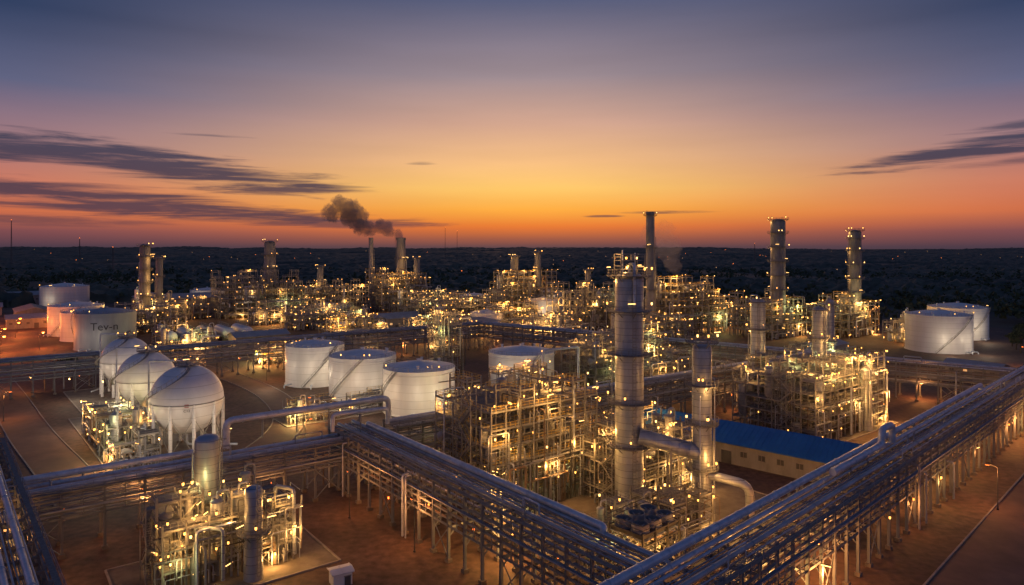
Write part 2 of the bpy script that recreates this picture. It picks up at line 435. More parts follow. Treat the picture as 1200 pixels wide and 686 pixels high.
    for p in pos[:nl]:
        c = AMB if rn.random()>cool else (.9,.85,.3)
        plight(e,(p[0]+rn.uniform(-1.2,1.2),p[1]-.9,p[2]-.5), power*rn.choice([.7,1,1.3]), c, .5 if det else 1.0)
    return e

# ------------------------------------------------------------------ column
def column(label, x, y, r, h, plats, seed=0, m='clad', z0=0, overhead=True, n=28, fs=1.0, power=0, nf=3, name='distillation_column', cat='distillation column', taper=None, fullplat=False, head=False):
    rn = random.Random(seed+100); e = thing(name, label, cat, (x,y,z0), rn.uniform(0,6.28) if not fullplat else -1.45)
    b = MB([m]); rt = taper or r
    prof=[(r*1.12,0),(r*1.05,2.2),(r,2.6)]; z=5
    while z < h-r*.7:
        rr = r+(rt-r)*z/h
        prof += [(rr,z),(rr+.07,z+.02),(rr+.07,z+.22),(rr,z+.24)]; z += 4.6
    rr = rt; prof += [(rr,h-r*.5)]
    if taper is None: prof += [(rr*.93,h-r*.28),(rr*.72,h-r*.1),(rr*.35,h)]
    else: prof += [(rr*1.12,h-r*.5),(rr*1.12,h),(rr*.8,h)]
    b.lathe(0,0,prof,n); part('shell', b, e)
    for pi_,pz in enumerate(plats):
        w = r*.24+.8; a = MB(['grate','steel']); rr = r+(rt-r)*pz/h+.05
        a.lathe(0,0,[(rr-.1,pz),(rr+w,pz),(rr+w,pz+.12),(rr-.1,pz+.12)],20,cap0=False,cap1=False)
        for j in range(8):
            t = 2*PI*j/8; c,s_=math.cos(t),math.sin(t); a.beam((c*rr,s_*rr,pz-1),(c*(rr+w),s_*(rr+w),pz),.1)
        a.ring(0,0,pz+1.15,rr+w-.05,.07,20,'steel'); a.ring(0,0,pz+.6,rr+w-.05,.06,20,'steel')
        for j in range(20):
            t=2*PI*j/20; c,s_=math.cos(t)*(rr+w-.05),math.sin(t)*(rr+w-.05); a.beam((c,s_,pz),(c,s_,pz+1.15),.06,.06,'steel')
        part('platform', a, e, smooth=False)
        for j in range(nf if pi_==len(plats)-1 else min(nf,3)):
            t=rn.uniform(0,6.28); fix(e,(math.cos(t)*(rr+w),math.sin(t)*(rr+w),pz+1.7),fs)
        if power and (pi_%2==0 or len(plats)<4): plight(e,(math.cos(-2.2)*(rr+w+1),math.sin(-2.2)*(rr+w+1),pz-.8 if pz>h*.5 else pz+1.8),power)
    if head:
        a=MB(['steel','grate','galv']); q=r*.85
        for sx in (-q,q):
            for sy in (-q,q): a.box(sx,sy,h+1.3,.15,.15,4.4)
        for zz in (h+1.2,h+3.4): 
            for s_ in (-q,q): a.beam((-q,s_,zz),(q,s_,zz),.12); a.beam((s_,-q,zz),(s_,q,zz),.12)
        a.box(0,0,h+2.2,2*q,2*q,.08,'grate')
        for s_ in (-q,q): a.beam((-q,s_,h+2.9),(q,s_,h+2.9),.06); a.beam((s_,-q,h+2.9),(s_,q,h+2.9),.06)
        a.tube([(0,0,h-.2),(0,0,h+1.6),(q+.9,0,h+1.6),(q+.9,0,h-6)],.3,10,'galv'); a.tube([(-1,-1,h-.5),(-1,-1,h+4.2)],.16,8,'galv'); a.tube([(1,.8,h-.5),(1,.8,h+3.7)],.12,8,'galv')
        a.box(-.4,.9,h+2.8,1.2,.9,1.0,'steel'); part('head_frame',a,e,smooth=False)
        for k in range(5): fix(e,(rn.choice([-q,q]),rn.uniform(-q,q),h+rn.choice([1.4,2.9,3.8])),.8)
        plight(e,(-q-1.2,0,h+1.2),power*.6,AMB); plight(e,(0,-q-1.2,h+2.8),power*.6,AMB)
    if r>1.4:
        pp=MB(['galv','grey'])
        for k in range(3):
            a0=rn.uniform(2.6,4.6)+k*.5; d=r+.35+.12*k; rr_=rn.choice([.1,.14,.18]); zz=h*rn.uniform(.5,.93)
            pp.tube([(math.cos(a0)*(r-.1),math.sin(a0)*(r-.1),zz),(math.cos(a0)*d,math.sin(a0)*d,zz),(math.cos(a0)*d,math.sin(a0)*d,.5)],rr_,7,rn.choice(['galv','grey']))
        part('riser_pipe',pp,e)
    lad = MB(['steel']); lr = r+.55
    for q in (-.3,.3): lad.beam((lr,q,1),(lr,q,h+1),.09)
    z=1
    while z<h: lad.beam((lr,-.3,z),(lr,.3,z),.06); z+= .6
    z=3
    while z<h:
        lad.beam((lr,-.45,z),(lr+.8,-.35,z),.07); lad.beam((lr+.8,-.35,z),(lr+.8,.35,z),.07); lad.beam((lr+.8,.35,z),(lr,.45,z),.07); z+=1.6
    part('ladder', lad, e, smooth=False)
    if overhead:
        p = MB(['clad']); pr = max(.2,r*.1); d=r+pr+.35
        p.tube([(0,0,h-.2),(0,0,h+pr*2+.5),(-d*.75,-d*.65,h+pr*2+.5),(-d*.75,-d*.65,3)],pr,10); part('overhead_pipe', p, e)
    return e

# ------------------------------------------------------------------ storage tank
def tank(label, x, y, D, h, seed=0, m='white', det=1, lightsn=0, power=900, group=None, stair_ang=-2.0, lc=PALE):
    rn=random.Random(seed); e=thing('storage_tank',label,'storage tank',(x,y,0),0,group); r=D/2; n=64 if det else 32
    b=MB([m]); b.lathe(0,0,[(r+.3,0),(r+.3,.25),(r,.26),(r,h*.33),(r+.05,h*.33+.01),(r+.05,h*.33+.15),(r,h*.33+.16),(r,h*.9),(r+.12,h*.9+.01),(r+.12,h*.9+.2),(r,h*.9+.21),(r,h-.1),(r+.12,h-.1),(r+.12,h+.05)],n,cap1=False); part('shell',b,e)
    c=MB(['whiteroof' if m=='white' else m]); c.lathe(0,0,[(r+.1,h),(r*.66,h+r*.07),(r*.33,h+r*.12),(.6,h+r*.155),(.6,h+r*.155+.5),(.9,h+r*.155+.5),(.9,h+r*.155+.65)],n)
    for j in range(4):
        t=rn.uniform(0,6.28); q=r*.75; c.lathe(math.cos(t)*q,math.sin(t)*q,[(.35,h),(.35,h+r*.05+.9),(.5,h+r*.05+.9),(.5,h+r*.05+1.05)],8)
    part('roof',c,e)
    hr=MB(['steel']); nn=40
    for z in (.55,1.1): hr.ring(0,0,h+z,r-.15,.07,nn)
    for j in range(nn):
        t=2*PI*j/nn; hr.beam((math.cos(t)*(r-.15),math.sin(t)*(r-.15),h),(math.cos(t)*(r-.15),math.sin(t)*(r-.15),h+1.1),.07)
    part('handrail',hr,e,smooth=False)
    if det:
        s=MB(['steel']); N=44; span=1.15
        pr=None
        for j in range(N+1):
            t=stair_ang+span*j/N; z=h*j/N; c0,s0=math.cos(t),math.sin(t)
            s.beam((c0*(r+.1),s0*(r+.1),z),(c0*(r+1.1),s0*(r+1.1),z),.32,.06)
            cur=(c0*(r+1.1),s0*(r+1.1),z)
            if pr: 
                s.beam(pr,cur,.08,.22); s.beam((pr[0],pr[1],pr[2]+1.05),(cur[0],cur[1],cur[2]+1.05),.07)
            if j%4==0: s.beam(cur,(cur[0],cur[1],z+1.05),.06)
            pr=cur
        part('stair',s,e,smooth=False)
        for k in range(2):
            p=MB(['galv']); t=-PI/2+rn.uniform(-.7,.7); c0,s0=math.cos(t),math.sin(t)
            p.tube([(c0*(r-.1),s0*(r-.1),1),(c0*(r+3),s0*(r+3),1),(c0*(r+3),s0*(r+3),.1)],.25,8); p.tube([(c0*(r+1.2),s0*(r+1.2),1),(c0*(r+1.5),s0*(r+1.5),1)],.45,8)
            part('nozzle_pipe',p,e)
    for k in range(3):
        t=-PI/2+rn.uniform(-1.2,1.2); fix(e,(math.cos(t)*r,math.sin(t)*r,h+1.6),1.0 if det else 1.6)
    for k in range(lightsn):
        t=-PI/2+(k-(lightsn-1)/2)*.75+rn.uniform(-.1,.1); q=r+8
        plight(e,(math.cos(t)*q,math.sin(t)*q,6),power,lc,.4)
    return e

def sphere_tank(label, x, y, R, cz, power=1500, seed=0):
    e=thing('spherical_tank',label,'spherical gas tank',(x,y,0),0,'spherical gas tanks in a row'); b=MB(['white'])
    prof=[(max(.05,R*math.sin(PI*i/32)),cz-R*math.cos(PI*i/32)) for i in range(33)]
    b.lathe(0,0,prof,56); part('shell',b,e)
    s=MB(['steel'])
    pr=[(R-.05,cz-.1),(R+.12,cz-.1),(R+.12,cz+.1),(R-.05,cz+.1)]; s.lathe(0,0,pr,56,cap0=False,cap1=False); part('equator_band',s,e)
    N=10; P=[(math.cos(2*PI*(i+.5)/N)*(R*.97),math.sin(2*PI*(i+.5)/N)*(R*.97)) for i in range(N)]
    for i in range(N):
        l=MB(['white','conc']); l.tube([(P[i][0],P[i][1],0),(P[i][0],P[i][1],cz)],.42,12); l.box(P[i][0],P[i][1],.3,1.3,1.3,.6,'conc'); part('leg',l,e)
    br=MB(['steel'])
    for i in range(N):
        a=P[i]; c=P[(i+1)%N]; br.beam((*a,1),(*c,cz*.75),.12); br.beam((*c,1),(*a,cz*.75),.12)
    part('brace',br,e,smooth=False)
    t=MB(['steel']); zt=cz+R
    t.lathe(0,0,[(2.6,zt+.1),(2.6,zt+.2)],16); t.ring(0,0,zt+1.2,2.6,.08,16); t.ring(0,0,zt+.7,2.6,.06,16)
    for j in range(16): t.beam((math.cos(j*PI/8)*2.6,math.sin(j*PI/8)*2.6,zt),(math.cos(j*PI/8)*2.6,math.sin(j*PI/8)*2.6,zt+1.2),.07)
    t.tube([(0,0,zt),(0,0,zt+1.8),(1.6,0,zt+1.8)],.22,8)
    part('top_platform',t,e,smooth=False)
    sp=MB(['steel']); pr=None; NN=60
    for j in range(NN+1):
        q=j/NN; z=cz-R*.2+(R*1.2)*q; lat=math.asin(min(1,(z-cz)/R)); a=-2.9+2.0*q; rr=math.cos(lat)*R+.5*(1-q)+.5
        cur=(math.cos(a)*rr,math.sin(a)*rr,z+.15)
        if pr: sp.beam(pr,cur,.7,.06); sp.beam((pr[0],pr[1],pr[2]+1),(cur[0],cur[1],cur[2]+1),.06)
        if j%4==0: sp.beam(cur,(cur[0],cur[1],cur[2]+1),.06)
        pr=cur
    part('stair',sp,e,smooth=False)
    p=MB(['galv']); p.tube([(0,0,cz-R+.1),(0,0,1.6),(R+4,0,1.6)],.3,8); p.tube([(0,0,zt+1),(-R-1,0,zt+1),(-R-1,0,2),(-R-1,-5,2)],.22,8); part('feed_pipe',p,e)
    for j in range(4):
        a=j*1.7; fix(e,(math.cos(a)*2.6,math.sin(a)*2.6,zt+1.7),1.0)
    for a in (-2.3,-1.45,-.6):
        q=R+9; fix(e,(math.cos(a)*q,math.sin(a)*q,8),1.0); plight(e,(math.cos(a)*q,math.sin(a)*q,7.2),power,PALE,.4)
    return e

def text_on_cyl(txt, size, r, ang0, z, parent, mat, R3=None, name='lettering'):
    cu=bpy.data.curves.new('lettering','FONT'); cu.body=txt; cu.size=size; cu.align_x='CENTER'; cu.resolution_u=3
    o=bpy.data.objects.new('tmp',cu); COL.objects.link(o); bpy.context.view_layer.update()
    me=bpy.data.meshes.new_from_object(o.evaluated_get(bpy.context.evaluated_depsgraph_get())); bpy.data.objects.remove(o)
    for v in me.vertices:
        X_,Y_=v.co.x,v.co.y; rr=r; zz=0
        if R3: rr=math.sqrt(max(.01,R3*R3-(z[1]+Y_-z[0])**2))+.05; zz=z[1]+Y_
        else: zz=z+Y_
        a=ang0+X_/rr; v.co=(math.cos(a)*rr,math.sin(a)*rr,zz)
    me.materials.clear(); me.materials.append(M[mat]); return part(name,me,parent)

def building(label,x,y,angd,L,W,h,roofm='shed',wallm='wall',rise=None,name='industrial_building',cat='building',lit=.4,seed=0,floors=1,group=None):
    rn=random.Random(seed); e=thing(name,label,cat,(x,y,0),math.radians(angd),group); rise=rise if rise is not None else W*.14
    w=MB([wallm]); w.box(0,0,h/2,L,W,h)
    o=len(w.v)
    for sx in (-L/2,L/2):
        w.v+=[(sx,-W/2,h),(sx,W/2,h),(sx,0,h+rise)]; w.f.append((o,o+1,o+2)); w.m.append(0); o+=3
    part('wall',w,e,smooth=False)
    r=MB([roofm]); ov=.7 if L>8 else .25; t=.15
    for sg in (-1,1):
        a=[(-L/2-ov,sg*(W/2+ov),h-ov*rise/(W/2)+.05),(L/2+ov,sg*(W/2+ov),h-ov*rise/(W/2)+.05),(L/2+ov,0,h+rise+.05),(-L/2-ov,0,h+rise+.05)]
        up=[(p[0],p[1],p[2]+t) for p in a]
        r.quad(*a); r.quad(*up); r.quad(a[0],a[1],up[1],up[0]); r.quad(a[1],a[2],up[2],up[1]); r.quad(a[3],a[0],up[0],up[3])
        k=int(L/1.2)
        for q in range(k+1):
            xx=-L/2-ov+(L+2*ov)*q/k; r.beam((xx,sg*(W/2+ov),h-ov*rise/(W/2)+.05+t+.03),(xx,0,h+rise+t+.08),.09,.09)
    part('roof',r,e,smooth=False)
    nw=max(2,int(L/4))
    if L>8:
      for fl in range(floors):
        for q in range(nw):
            xx=-L/2+L*(q+.5)/nw
            for sg in (-1,1):
                if fl==0 and q==nw//2 and sg==-1: continue
                zz=h*(fl+.55)/floors
                b=MB(['window' if rn.random()<lit else 'dark']); b.box(xx,sg*(W/2+.02),zz,1.5,.06,1.2); b.box(xx,sg*(W/2+.06),zz+.68,1.8,.1,.14,'kerb'); b.box(xx,sg*(W/2+.06),zz-.68,1.8,.16,.12,'kerb'); b.box(xx,sg*(W/2+.06),zz,.08,.06,1.2,'kerb')
                part('window',b,e,smooth=False)
    dw=2.4 if L>8 else .9
    xx=-L/2+L*(nw//2+.5)/nw; dh=min(3.2,h*.75 if L<8 else h*.6); d=MB(['dark']); d.box(xx,-W/2-.03,dh/2,dw,.1,dh); d.box(xx,-W/2-.06,dh+.05,dw+.2,.14,.1,'kerb'); part('door',d,e,smooth=False)
    return e

LP={}
b=MB(['dark']); b.lathe(0,0,[(.22,0),(.22,.3),(.11,.32),(.06,8)],8); b.tube([(0,0,7.9),(.5,0,8.25),(1.5,0,8.3)],.05,6); LP['post']=b.mesh('post')
b=MB(['dark','bulbo']); b.box(1.7,0,8.3,.8,.32,.16,'dark'); b.box(1.7,0,8.17,.62,.24,.1,'bulbo'); LP['o']=b.mesh('lamp_head')
b=MB(['dark','bulbo']); b.box(1.7,0,8.5,1.4,.9,.2,'dark'); b.lathe(1.7,0,[(.3,7.7),(.65,8.0),(.6,8.38)],10,'bulbo'); LP['b']=b.mesh('lamp_head')
def lamp(x,y,ang=0,power=700,col=SOD,hd='o'):
    e=thing('street_lamp','tall steel lamp post with one glowing orange head','street lamp',(x,y,0),ang,'lamp posts along the plant roads')
    part('post',LP['post'],e); part('lamp_head',LP[hd],e); plight(e,(1.6,0,6.9),power,col,.25)
    return e

# ================================================================== GROUND
g=MB(['scrub'])
def hill(x,y):
    if y<2600: return 0
    t=min(1,(y-2600)/2500)
    return t*(26+26*max(0,noise.noise(Vector((x*.00045+3,y*.0003,1)))+.15)+6*noise.noise(Vector((x*.0017,y*.001,5))))
ys=[-400,0,200,600,1200,2000,2600,3000,3500,4000,4600,5200,6000,8000]; nx=160
idx=[]
for yy in ys:
    row=[]
    for i in range(nx+1):
        xx=(i/nx-.5)*18000; row.append(len(g.v)); g.v.append((xx,yy,hill(xx,yy)))
    idx.append(row)
for a in range(len(ys)-1):
    for i in range(nx): g.f.append((idx[a][i],idx[a][i+1],idx[a+1][i+1],idx[a+1][i])); g.m.append(0)
struct('ground',g,True)
y_=MB(['earth']); y_.quad((-420,-60,.02),(300,-60,.02),(300,440,.02),(-420,440,.02)); y_.quad((-420,440,.02),(200,440,.02),(140,610,.02),(-420,610,.02)); struct('yard_ground',y_)

def strip(pts,w,z=.04,mat='road',name='road',kerb=True):
    P=[Vector((p[0],p[1],z)) for p in pts]
    if len(P)>2:
        Q=[]
        for i in range(len(P)-1):
            a=P[max(0,i-1)]; b0=P[i]; c0=P[i+1]; d0=P[min(len(P)-1,i+2)]
            for k in range(6):
                t=k/6; Q.append(.5*((2*b0)+(c0-a)*t+(2*a-5*b0+4*c0-d0)*t*t+(3*b0-a-3*c0+d0)*t**3))
        Q.append(P[-1]); P=Q
    LE=[];RI=[]
    for i,p in enumerate(P):
        d=(P[min(i+1,len(P)-1)]-P[max(i-1,0)]).normalized(); nrm=Vector((-d.y,d.x,0))*(w/2); LE.append(p+nrm); RI.append(p-nrm)
    b=MB([mat])
    for i in range(len(P)-1): b.quad(RI[i],RI[i+1],LE[i+1],LE[i])
    struct(name,b)
    if kerb:
        up=Vector((0,0,.06))
        for S in (LE,RI):
            k=MB(['kerb'])
            for i in range(len(P)-1): k.beam(S[i]+up,S[i+1]+up,.28,.22)
            struct('kerb',k)
strip([(7,39),(207,230)],15)
strip([(-165,312),(-128,282),(-98,252),(-77,224),(-64,196),(-62,168),(-70,150)],9,.044)
strip([(-215,280),(-172,232),(-130,184),(-100,152),(-78,128)],10,.044)
strip([(-260,240),(-20,425)],9,.048)
strip([(-20,425),(260,240)],9,.052)
strip([(98,160),(158,222)],8,.044)
def pad(x,y,ang,lx,ly,name='concrete_pad'):
    b=MB(['conc']); a=math.radians(ang); c,s=math.cos(a),math.sin(a)
    P=[(x+c*u-s*v,y+s*u+c*v) for u,v in ((-lx/2,-ly/2),(lx/2,-ly/2),(lx/2,ly/2),(-lx/2,ly/2))]
    b.quad(*[(p[0],p[1],.10) for p in P])
    for i in range(4): b.beam((*P[i],.1),(*P[(i+1)%4],.1),.3,.34,'kerb')
    struct(name,b)
ANG=38
pad(-45,107,ANG,30,19); pad(24,130,ANG,52,38); pad(84,193,ANG,42,30); pad(-104,178,-50,62,12); pad(-114,204,-50,100,22)
pad(-50,206,ANG,40,12); pad(40,262,ANG,44,24)

# ================================================================== RACKS
rack((-14.6,45),(167.4,216.6),6.6,12.5,'long elevated pipe rack carrying silver pipes past the access road',1,npl=6,big=2,levels=4,loops=3,lit=9,power=1700,bay=4.5,gap=2.0)
rack((-36,146),(18,78.5),6.4,12,'elevated pipe rack with handrail and stacked silver pipes',2,npl=6,big=2,levels=4,loops=1,lit=10,power=1200,bay=4.5)
rack((-103,91),(-31,144),6.4,10.5,'elevated pipe rack on steel legs crossing the brown yard',3,npl=6,big=2,levels=3,loops=2,lit=15,power=900)
rack((-26,146),(107,242),6.6,12,'elevated pipe rack running behind the steel process structure',4,npl=6,big=1,levels=4,loops=2,lit=15,power=1100)
rack((-215,192),(-14,342),7.5,12,'long dark pipe rack beyond the spherical tanks',5,npl=6,big=1,levels=4,loops=2,lit=18,power=1400)
rack((-16,342),(185,184),7.5,12,'long dark pipe rack stretching behind the storage tanks',6,npl=6,big=1,levels=4,loops=2,lit=18,power=1500)
rack((-43,62),(-101,130),5.2,12.8,'narrow elevated pipe rack with silver pipes at the yard edge',7,npl=5,big=2,levels=3,loops=1,lit=18,power=800,bay=5)

def bigpipe(label,pts,r,m='galv'):
    e=thing('transfer_pipe',label,'pipe',(pts[0][0],pts[0][1],0)); b=MB([m,'steel']); o=Vector((pts[0][0],pts[0][1],0))
    b.tube([Vector(p)-o for p in pts],r,14,m,bend=r*2.2)
    for i in range(len(pts)-1):
        a=Vector(pts[i])-o; c=Vector(pts[i+1])-o; L=(c-a).length; d=(c-a).normalized(); t=3
        while t<L-1: b.tube([a+d*(t-.1),a+d*(t+.1)],r*1.12,14,m); t+=5.5
    for i in range(len(pts)-1):
        a=Vector(pts[i])-o; c=Vector(pts[i+1])-o
        if abs(a.z-c.z)<.1 and (c-a).length>8:
            k=int((c-a).length/8)
            for q in range(1,k+1):
                p=a+(c-a)*q/(k+1); b.beam((p.x,p.y,max(.1,p.z-4.2)),(p.x,p.y,p.z-r*.8),.25,.25,'steel')
    part('pipe_run',b,e)
bigpipe('large silver insulated pipe rising over a pipe rack',[(-54,129,12),(-54,129,17.2),(-27,149,17.2),(-27,149,12.5)],.65)
bigpipe('silver pipe with bent ends above the rack corner',[(-36,137,13),(-36,137,16.4),(-26,142.5,16.4),(-26,142.5,13.2)],.42)
bigpipe('large silver pipe dropping beside the access road rack',[(51,108.6,14.2),(67,123.7,14.2),(67,123.7,17),(71,127.5,17),(71,127.5,13.5)],.6)
bigpipe('long bright silver pipe laid along the access road rack',[(4,66.5,13.4),(4,66.5,14.2),(122,177.7,14.2),(122,177.7,13)],.55)
bigpipe('long bright silver pipe laid along the yard rack',[(-101,95,11.3),(-101,95,12.1),(-56,128.5,12.1),(-56,128.5,11.2)],.55)
bigpipe('long bright silver pipe laid along the elevated rack',[(-30,142,12.8),(-30,142,13.4),(12,89.5,13.4),(12,89.5,12.6)],.5)
bigpipe('curved silver pipe beside the small lit unit',[(-38.5,111,3),(-38.5,111,11.2),(-35,109.5,11.2),(-35,109.5,1)],.32,m='clad')
bigpipe('curved silver pipe looping over the small lit unit',[(-47,101.5,2),(-47,101.5,8.5),(-42.5,100.4,8.5),(-42.5,100.4,1)],.28,m='clad')
bigpipe('tall silver inverted pipe loop near storage tanks',[(10,218,1),(10,218,17),(22,226,17),(22,226,1)],.4)

# ================================================================== COLUMNS
column('tall silver clad column with lit open head frame',22,128,2.65,45.3,[13,21,30,38,44.6],1,power=900,fullplat=True,n=40,overhead=False,nf=6,head=True)
column('slim silver clad column with dark platform on top',34.5,124,1.75,32.5,[10,18,25,32.8],2,power=700,n=28,overhead=False,nf=4)
e=thing('transfer_duct','wide silver ribbed duct joining two tall columns','duct',(22,128,0))
b=MB(['clad','steel']) 
pts=[Vector((1.5,-2.4,15.2)),Vector((11.9,-4.6,12.9))]
b.tube(pts,1.45,20,'clad')
d=(pts[1]-pts[0]); L=d.length; d.normalize()
for i in range(0,7): b.tube([pts[0]+d*(L*i/6-.12),pts[0]+d*(L*i/6+.12)],1.62,20,'clad')
b.tube([(13.3,-4.8,9),(20,-7.5,8),(20,-7.5,2)],.8,16,'clad',bend=2)
p=pts[0]+(pts[1]-pts[0])*.5
for q in (-1,1): b.beam((p.x,p.y+q*1.3,0),(p.x,p.y+q*1.3,p.z-.4),.3,.3,'steel')
b.beam((p.x,p.y-1.5,p.z-1.3),(p.x,p.y+1.5,p.z-1.3),.4,.4,'steel')
part('duct_run',b,e)
column('clad vertical vessel with glowing platform lights',-49.5,111,2.0,19.5,[9.5],4,m='clad',power=400,n=28,name='process_column',cat='column',overhead=False,nf=5)
column('silver insulated vertical vessel with domed head',-39,103,1.3,14,[7],5,power=300,m='clad',n=24,name='process_column',cat='column',overhead=False)
column('slim grey vertical vessel wrapped by looping pipes',-44.5,104.5,.8,11,[],15,m='grey',power=0,n=20,name='process_column',cat='column')
column('silver clad column on the lit process unit',72,200,2.1,35,[17,26,34],6,power=1000,n=24)
column('silver clad column beside yellow lit steelwork',88,196,1.75,33,[15,24,32],7,power=1000,n=24)
column('short grey vessel on the lit process unit',97,187,1.5,17,[14],8,power=700,n=20,name='process_column',cat='column')
for (x,y,r,h,lab,ps) in ((150,385,4.0,66,'tall distant column ringed with platforms',[18,26,34,42,50,58,65.5]),(197,392,3.3,60,'tall distant column ringed with service platforms',[16,24,32,40,48,55,59.6]),
    (-228,424,3.0,52,'tall dark column with service platforms',[20,28,36,44,51]),(-217,420,2.0,44,'slim dark column next to a taller one',[20,32,43]),
    (-188,530,4.2,55,'wide dark column with platform top',[24,34,44,54.5]),(2,505,2.6,44,'distant lit column above the plant',[20,32,43]),(19,500,2.2,47,'slim distant lit column',[18,34,46]),
    (-28,265,1.6,27,'slim column in a lattice tower behind storage tanks',[10,18,26]),(122,262,1.6,30,'slim column behind the long pipe rack',[14,28]),(49,440,2.0,36,'distant column in lit steelwork',[35]),(-78,560,2.4,42,'distant column with lit platforms',[41]),(-146,520,2.2,36,'distant column above lit steelwork',[35])):
    column(lab,x,y,r,h,ps,int(x+500),n=18,fs=1.3 if y>350 else 1.0,power=1500 if y>350 else 900,m='tower' if y>350 else 'clad',overhead=y<350,nf=3,fullplat=y>350)
column('tall slim grey chimney stack with ringed platforms',78,385,2.7,70,[26,50,68],31,m='tower',n=20,fs=1.0,name='chimney',cat='chimney',overhead=False,taper=2.3)
column('slim grey chimney stack',-118,572,2.0,58,[30],32,m='grey',n=16,name='chimney',cat='chimney',overhead=False,taper=1.7,fs=1.2)
column('wide dark chimney stack giving off smoke',-93,572,4.2,58,[20,40],33,m='tower',n=20,name='chimney',cat='chimney',overhead=False,taper=3.7,fs=1.4,power=3500)

# ================================================================== UNITS
unit('tall yellow lit steel process structure packed with pipes',1,140,ANG,27,19,23,11,npipes=270,nv=20,nfix=98,nl=28,power=700,bay=3.4,lev=3.1,hv=.2)
unit('yellow lit steel structure behind the tall columns',27,139,ANG,22,13,14,12,npipes=160,nv=12,nfix=56,nl=14,power=700,bay=3.6,lev=3.1,hv=.35)
unit('low pipework and pumps at the foot of tall columns',22,114,ANG,25,9,7.5,32,npipes=150,nv=10,nfix=44,nl=11,power=500,bay=3.4,lev=2.5,hv=.5)
unit('glowing open steel process unit on a concrete pad',-46,108,ANG,19,11,12,13,npipes=140,nv=10,nfix=72,nl=20,power=400,bay=3.4,lev=3.0,hv=.5)
unit('yellow lit process unit with stacked platforms',84,193,ANG,38,24,19,14,npipes=240,nv=20,nfix=98,nl=26,power=1200,bay=3.9,lev=3.3,hv=.3)
unit('low pipe manifold beside the spherical tanks',-98,171,-50,40,9,7,15,npipes=170,nv=8,nfix=64,nl=13,power=700,bay=3.8,lev=3)
unit('low pipe manifold in front of white storage tanks',-50,206,ANG,34,7,5,16,npipes=90,nv=6,nfix=24,nl=6,power=800,bay=4.5,lev=2.5)
unit('small lattice steel process structure with pipes',-10,194,ANG,14,9,9,17,npipes=60,nv=5,nfix=24,nl=5,power=900,bay=3.6,lev=3,hv=.2)
unit('pale lit steel process structure behind tall columns',40,262,ANG,40,18,17,18,npipes=130,nv=12,nfix=60,nl=11,power=1500,bay=4.2,lev=3.4,cool=.5,hv=.3)
unit('low lit process structure beside a pipe rack',48,228,ANG,28,12,14,19,npipes=90,nv=8,nfix=40,nl=8,power=1200,bay=4,lev=3.1,hv=.3)
unit('low lit process structure next to a pipe rack',30,176,ANG,16,9,9,20,npipes=70,nv=6,nfix=28,nl=6,power=900,bay=3.8,lev=3)
unit('lattice steel tower with pipes behind storage tanks',-26,266,ANG,9,9,24,21,npipes=50,nv=2,nfix=20,nl=5,power=1200,bay=4.5,hv=.1)
unit('lit low process structure beyond the pipe rack',120,262,ANG,26,14,13,22,npipes=80,nv=6,nfix=30,nl=6,power=1500,bay=4.2,lev=3.4)
far=[(-185,500,60,30,32),(-138,520,50,26,24),(-92,552,44,26,32),(-35,450,60,30,20),(10,498,46,26,32),(47,432,44,26,27),(100,402,44,26,32),(150,392,46,26,24),(192,396,40,24,22),(-215,405,36,20,17),(-40,372,40,16,12),(-120,430,44,20,13),(20,372,40,16,13),(-62,490,44,20,18),(-150,455,44,18,14),(75,352,34,14,15),(215,368,30,16,10),(-158,330,26,12,9),(-100,300,22,10,7),(-235,470,44,20,14),(62,480,40,20,18),(128,440,44,20,18),(0,420,34,16,15),(-90,385,34,14,10),(45,325,30,12,10)]
for i,(x,y,lx,ly,h) in enumerate(far):
    unit('distant steel process unit glowing with yellow lamps',x,y,ANG+(i%3-1)*3,lx,ly,h,40+i,bay=5.0,lev=4.2,npipes=60,nv=8,nfix=80,nl=5,power=4000,fs=1.2,det=0,hv=.45)

e=thing('air_cooler','dark steel air cooler with fans and pipes','air cooler',(19.5,100.5,0),math.radians(43))
f=MB(['dark'])
for xx in (-4.5,-1.5,1.5,4.5):
    for yy in (-3,3): f.box(xx,yy,5,.28,.28,10)
for z in (3,5.5,8,9.6):
    for yy in (-3,3): f.beam((-4.5,yy,z),(4.5,yy,z),.2)
    for xx in (-4.5,-1.5,1.5,4.5): f.beam((xx,-3,z),(xx,3,z),.2)
for z in (10.5,11.1):
    for yy in (-3.2,3.2): f.beam((-4.8,yy,z),(4.8,yy,z),.08)
    for xx in (-4.8,4.8): f.beam((xx,-3.2,z),(xx,3.2,z),.08)
for k in range(26):
    rr=random.Random(k); xx=rr.uniform(-4.3,4.3); yy=rr.choice([-3.3,3.3]); z=rr.uniform(2,8)
    f.tube([(xx,yy,.2),(xx,yy,z),(xx,0,z)],rr.choice([.1,.15,.22]),7,rr.choice(['grey','galv','dark']))
part('steel_frame',f,e,smooth=False)
for xx in (-3,0,3):
    b=MB(['dark','galv']); b.box(xx,0,9.2,2.6,5.6,.5)
    for k in range(8): b.tube([(xx-1.1+k*.31,-3,8.7),(xx-1.1+k*.31,3,8.7)],.08,5,'galv')
    part('tube_bundle',b,e,smooth=False)
    for yy in (-1.45,1.45):
        b=MB(['grey']); b.lathe(xx,yy,[(1.3,9.4),(1.15,10.6),(1.22,10.6),(1.38,9.4)],20,cap0=False,cap1=False)
        b.lathe(xx,yy,[(.25,9.4),(.25,10.3)],10,'dark')
        for k in range(5): a=k*PI/2.5; b.beam((xx+.1*math.cos(a),yy+.1*math.sin(a),10.1),(xx+1.08*math.cos(a),yy+1.08*math.sin(a),10.2),.3,.05)
        part('fan',b,e)
for k in range(5): fix(e,(-4.5+k*2.2,-3.6,6.5),.7)
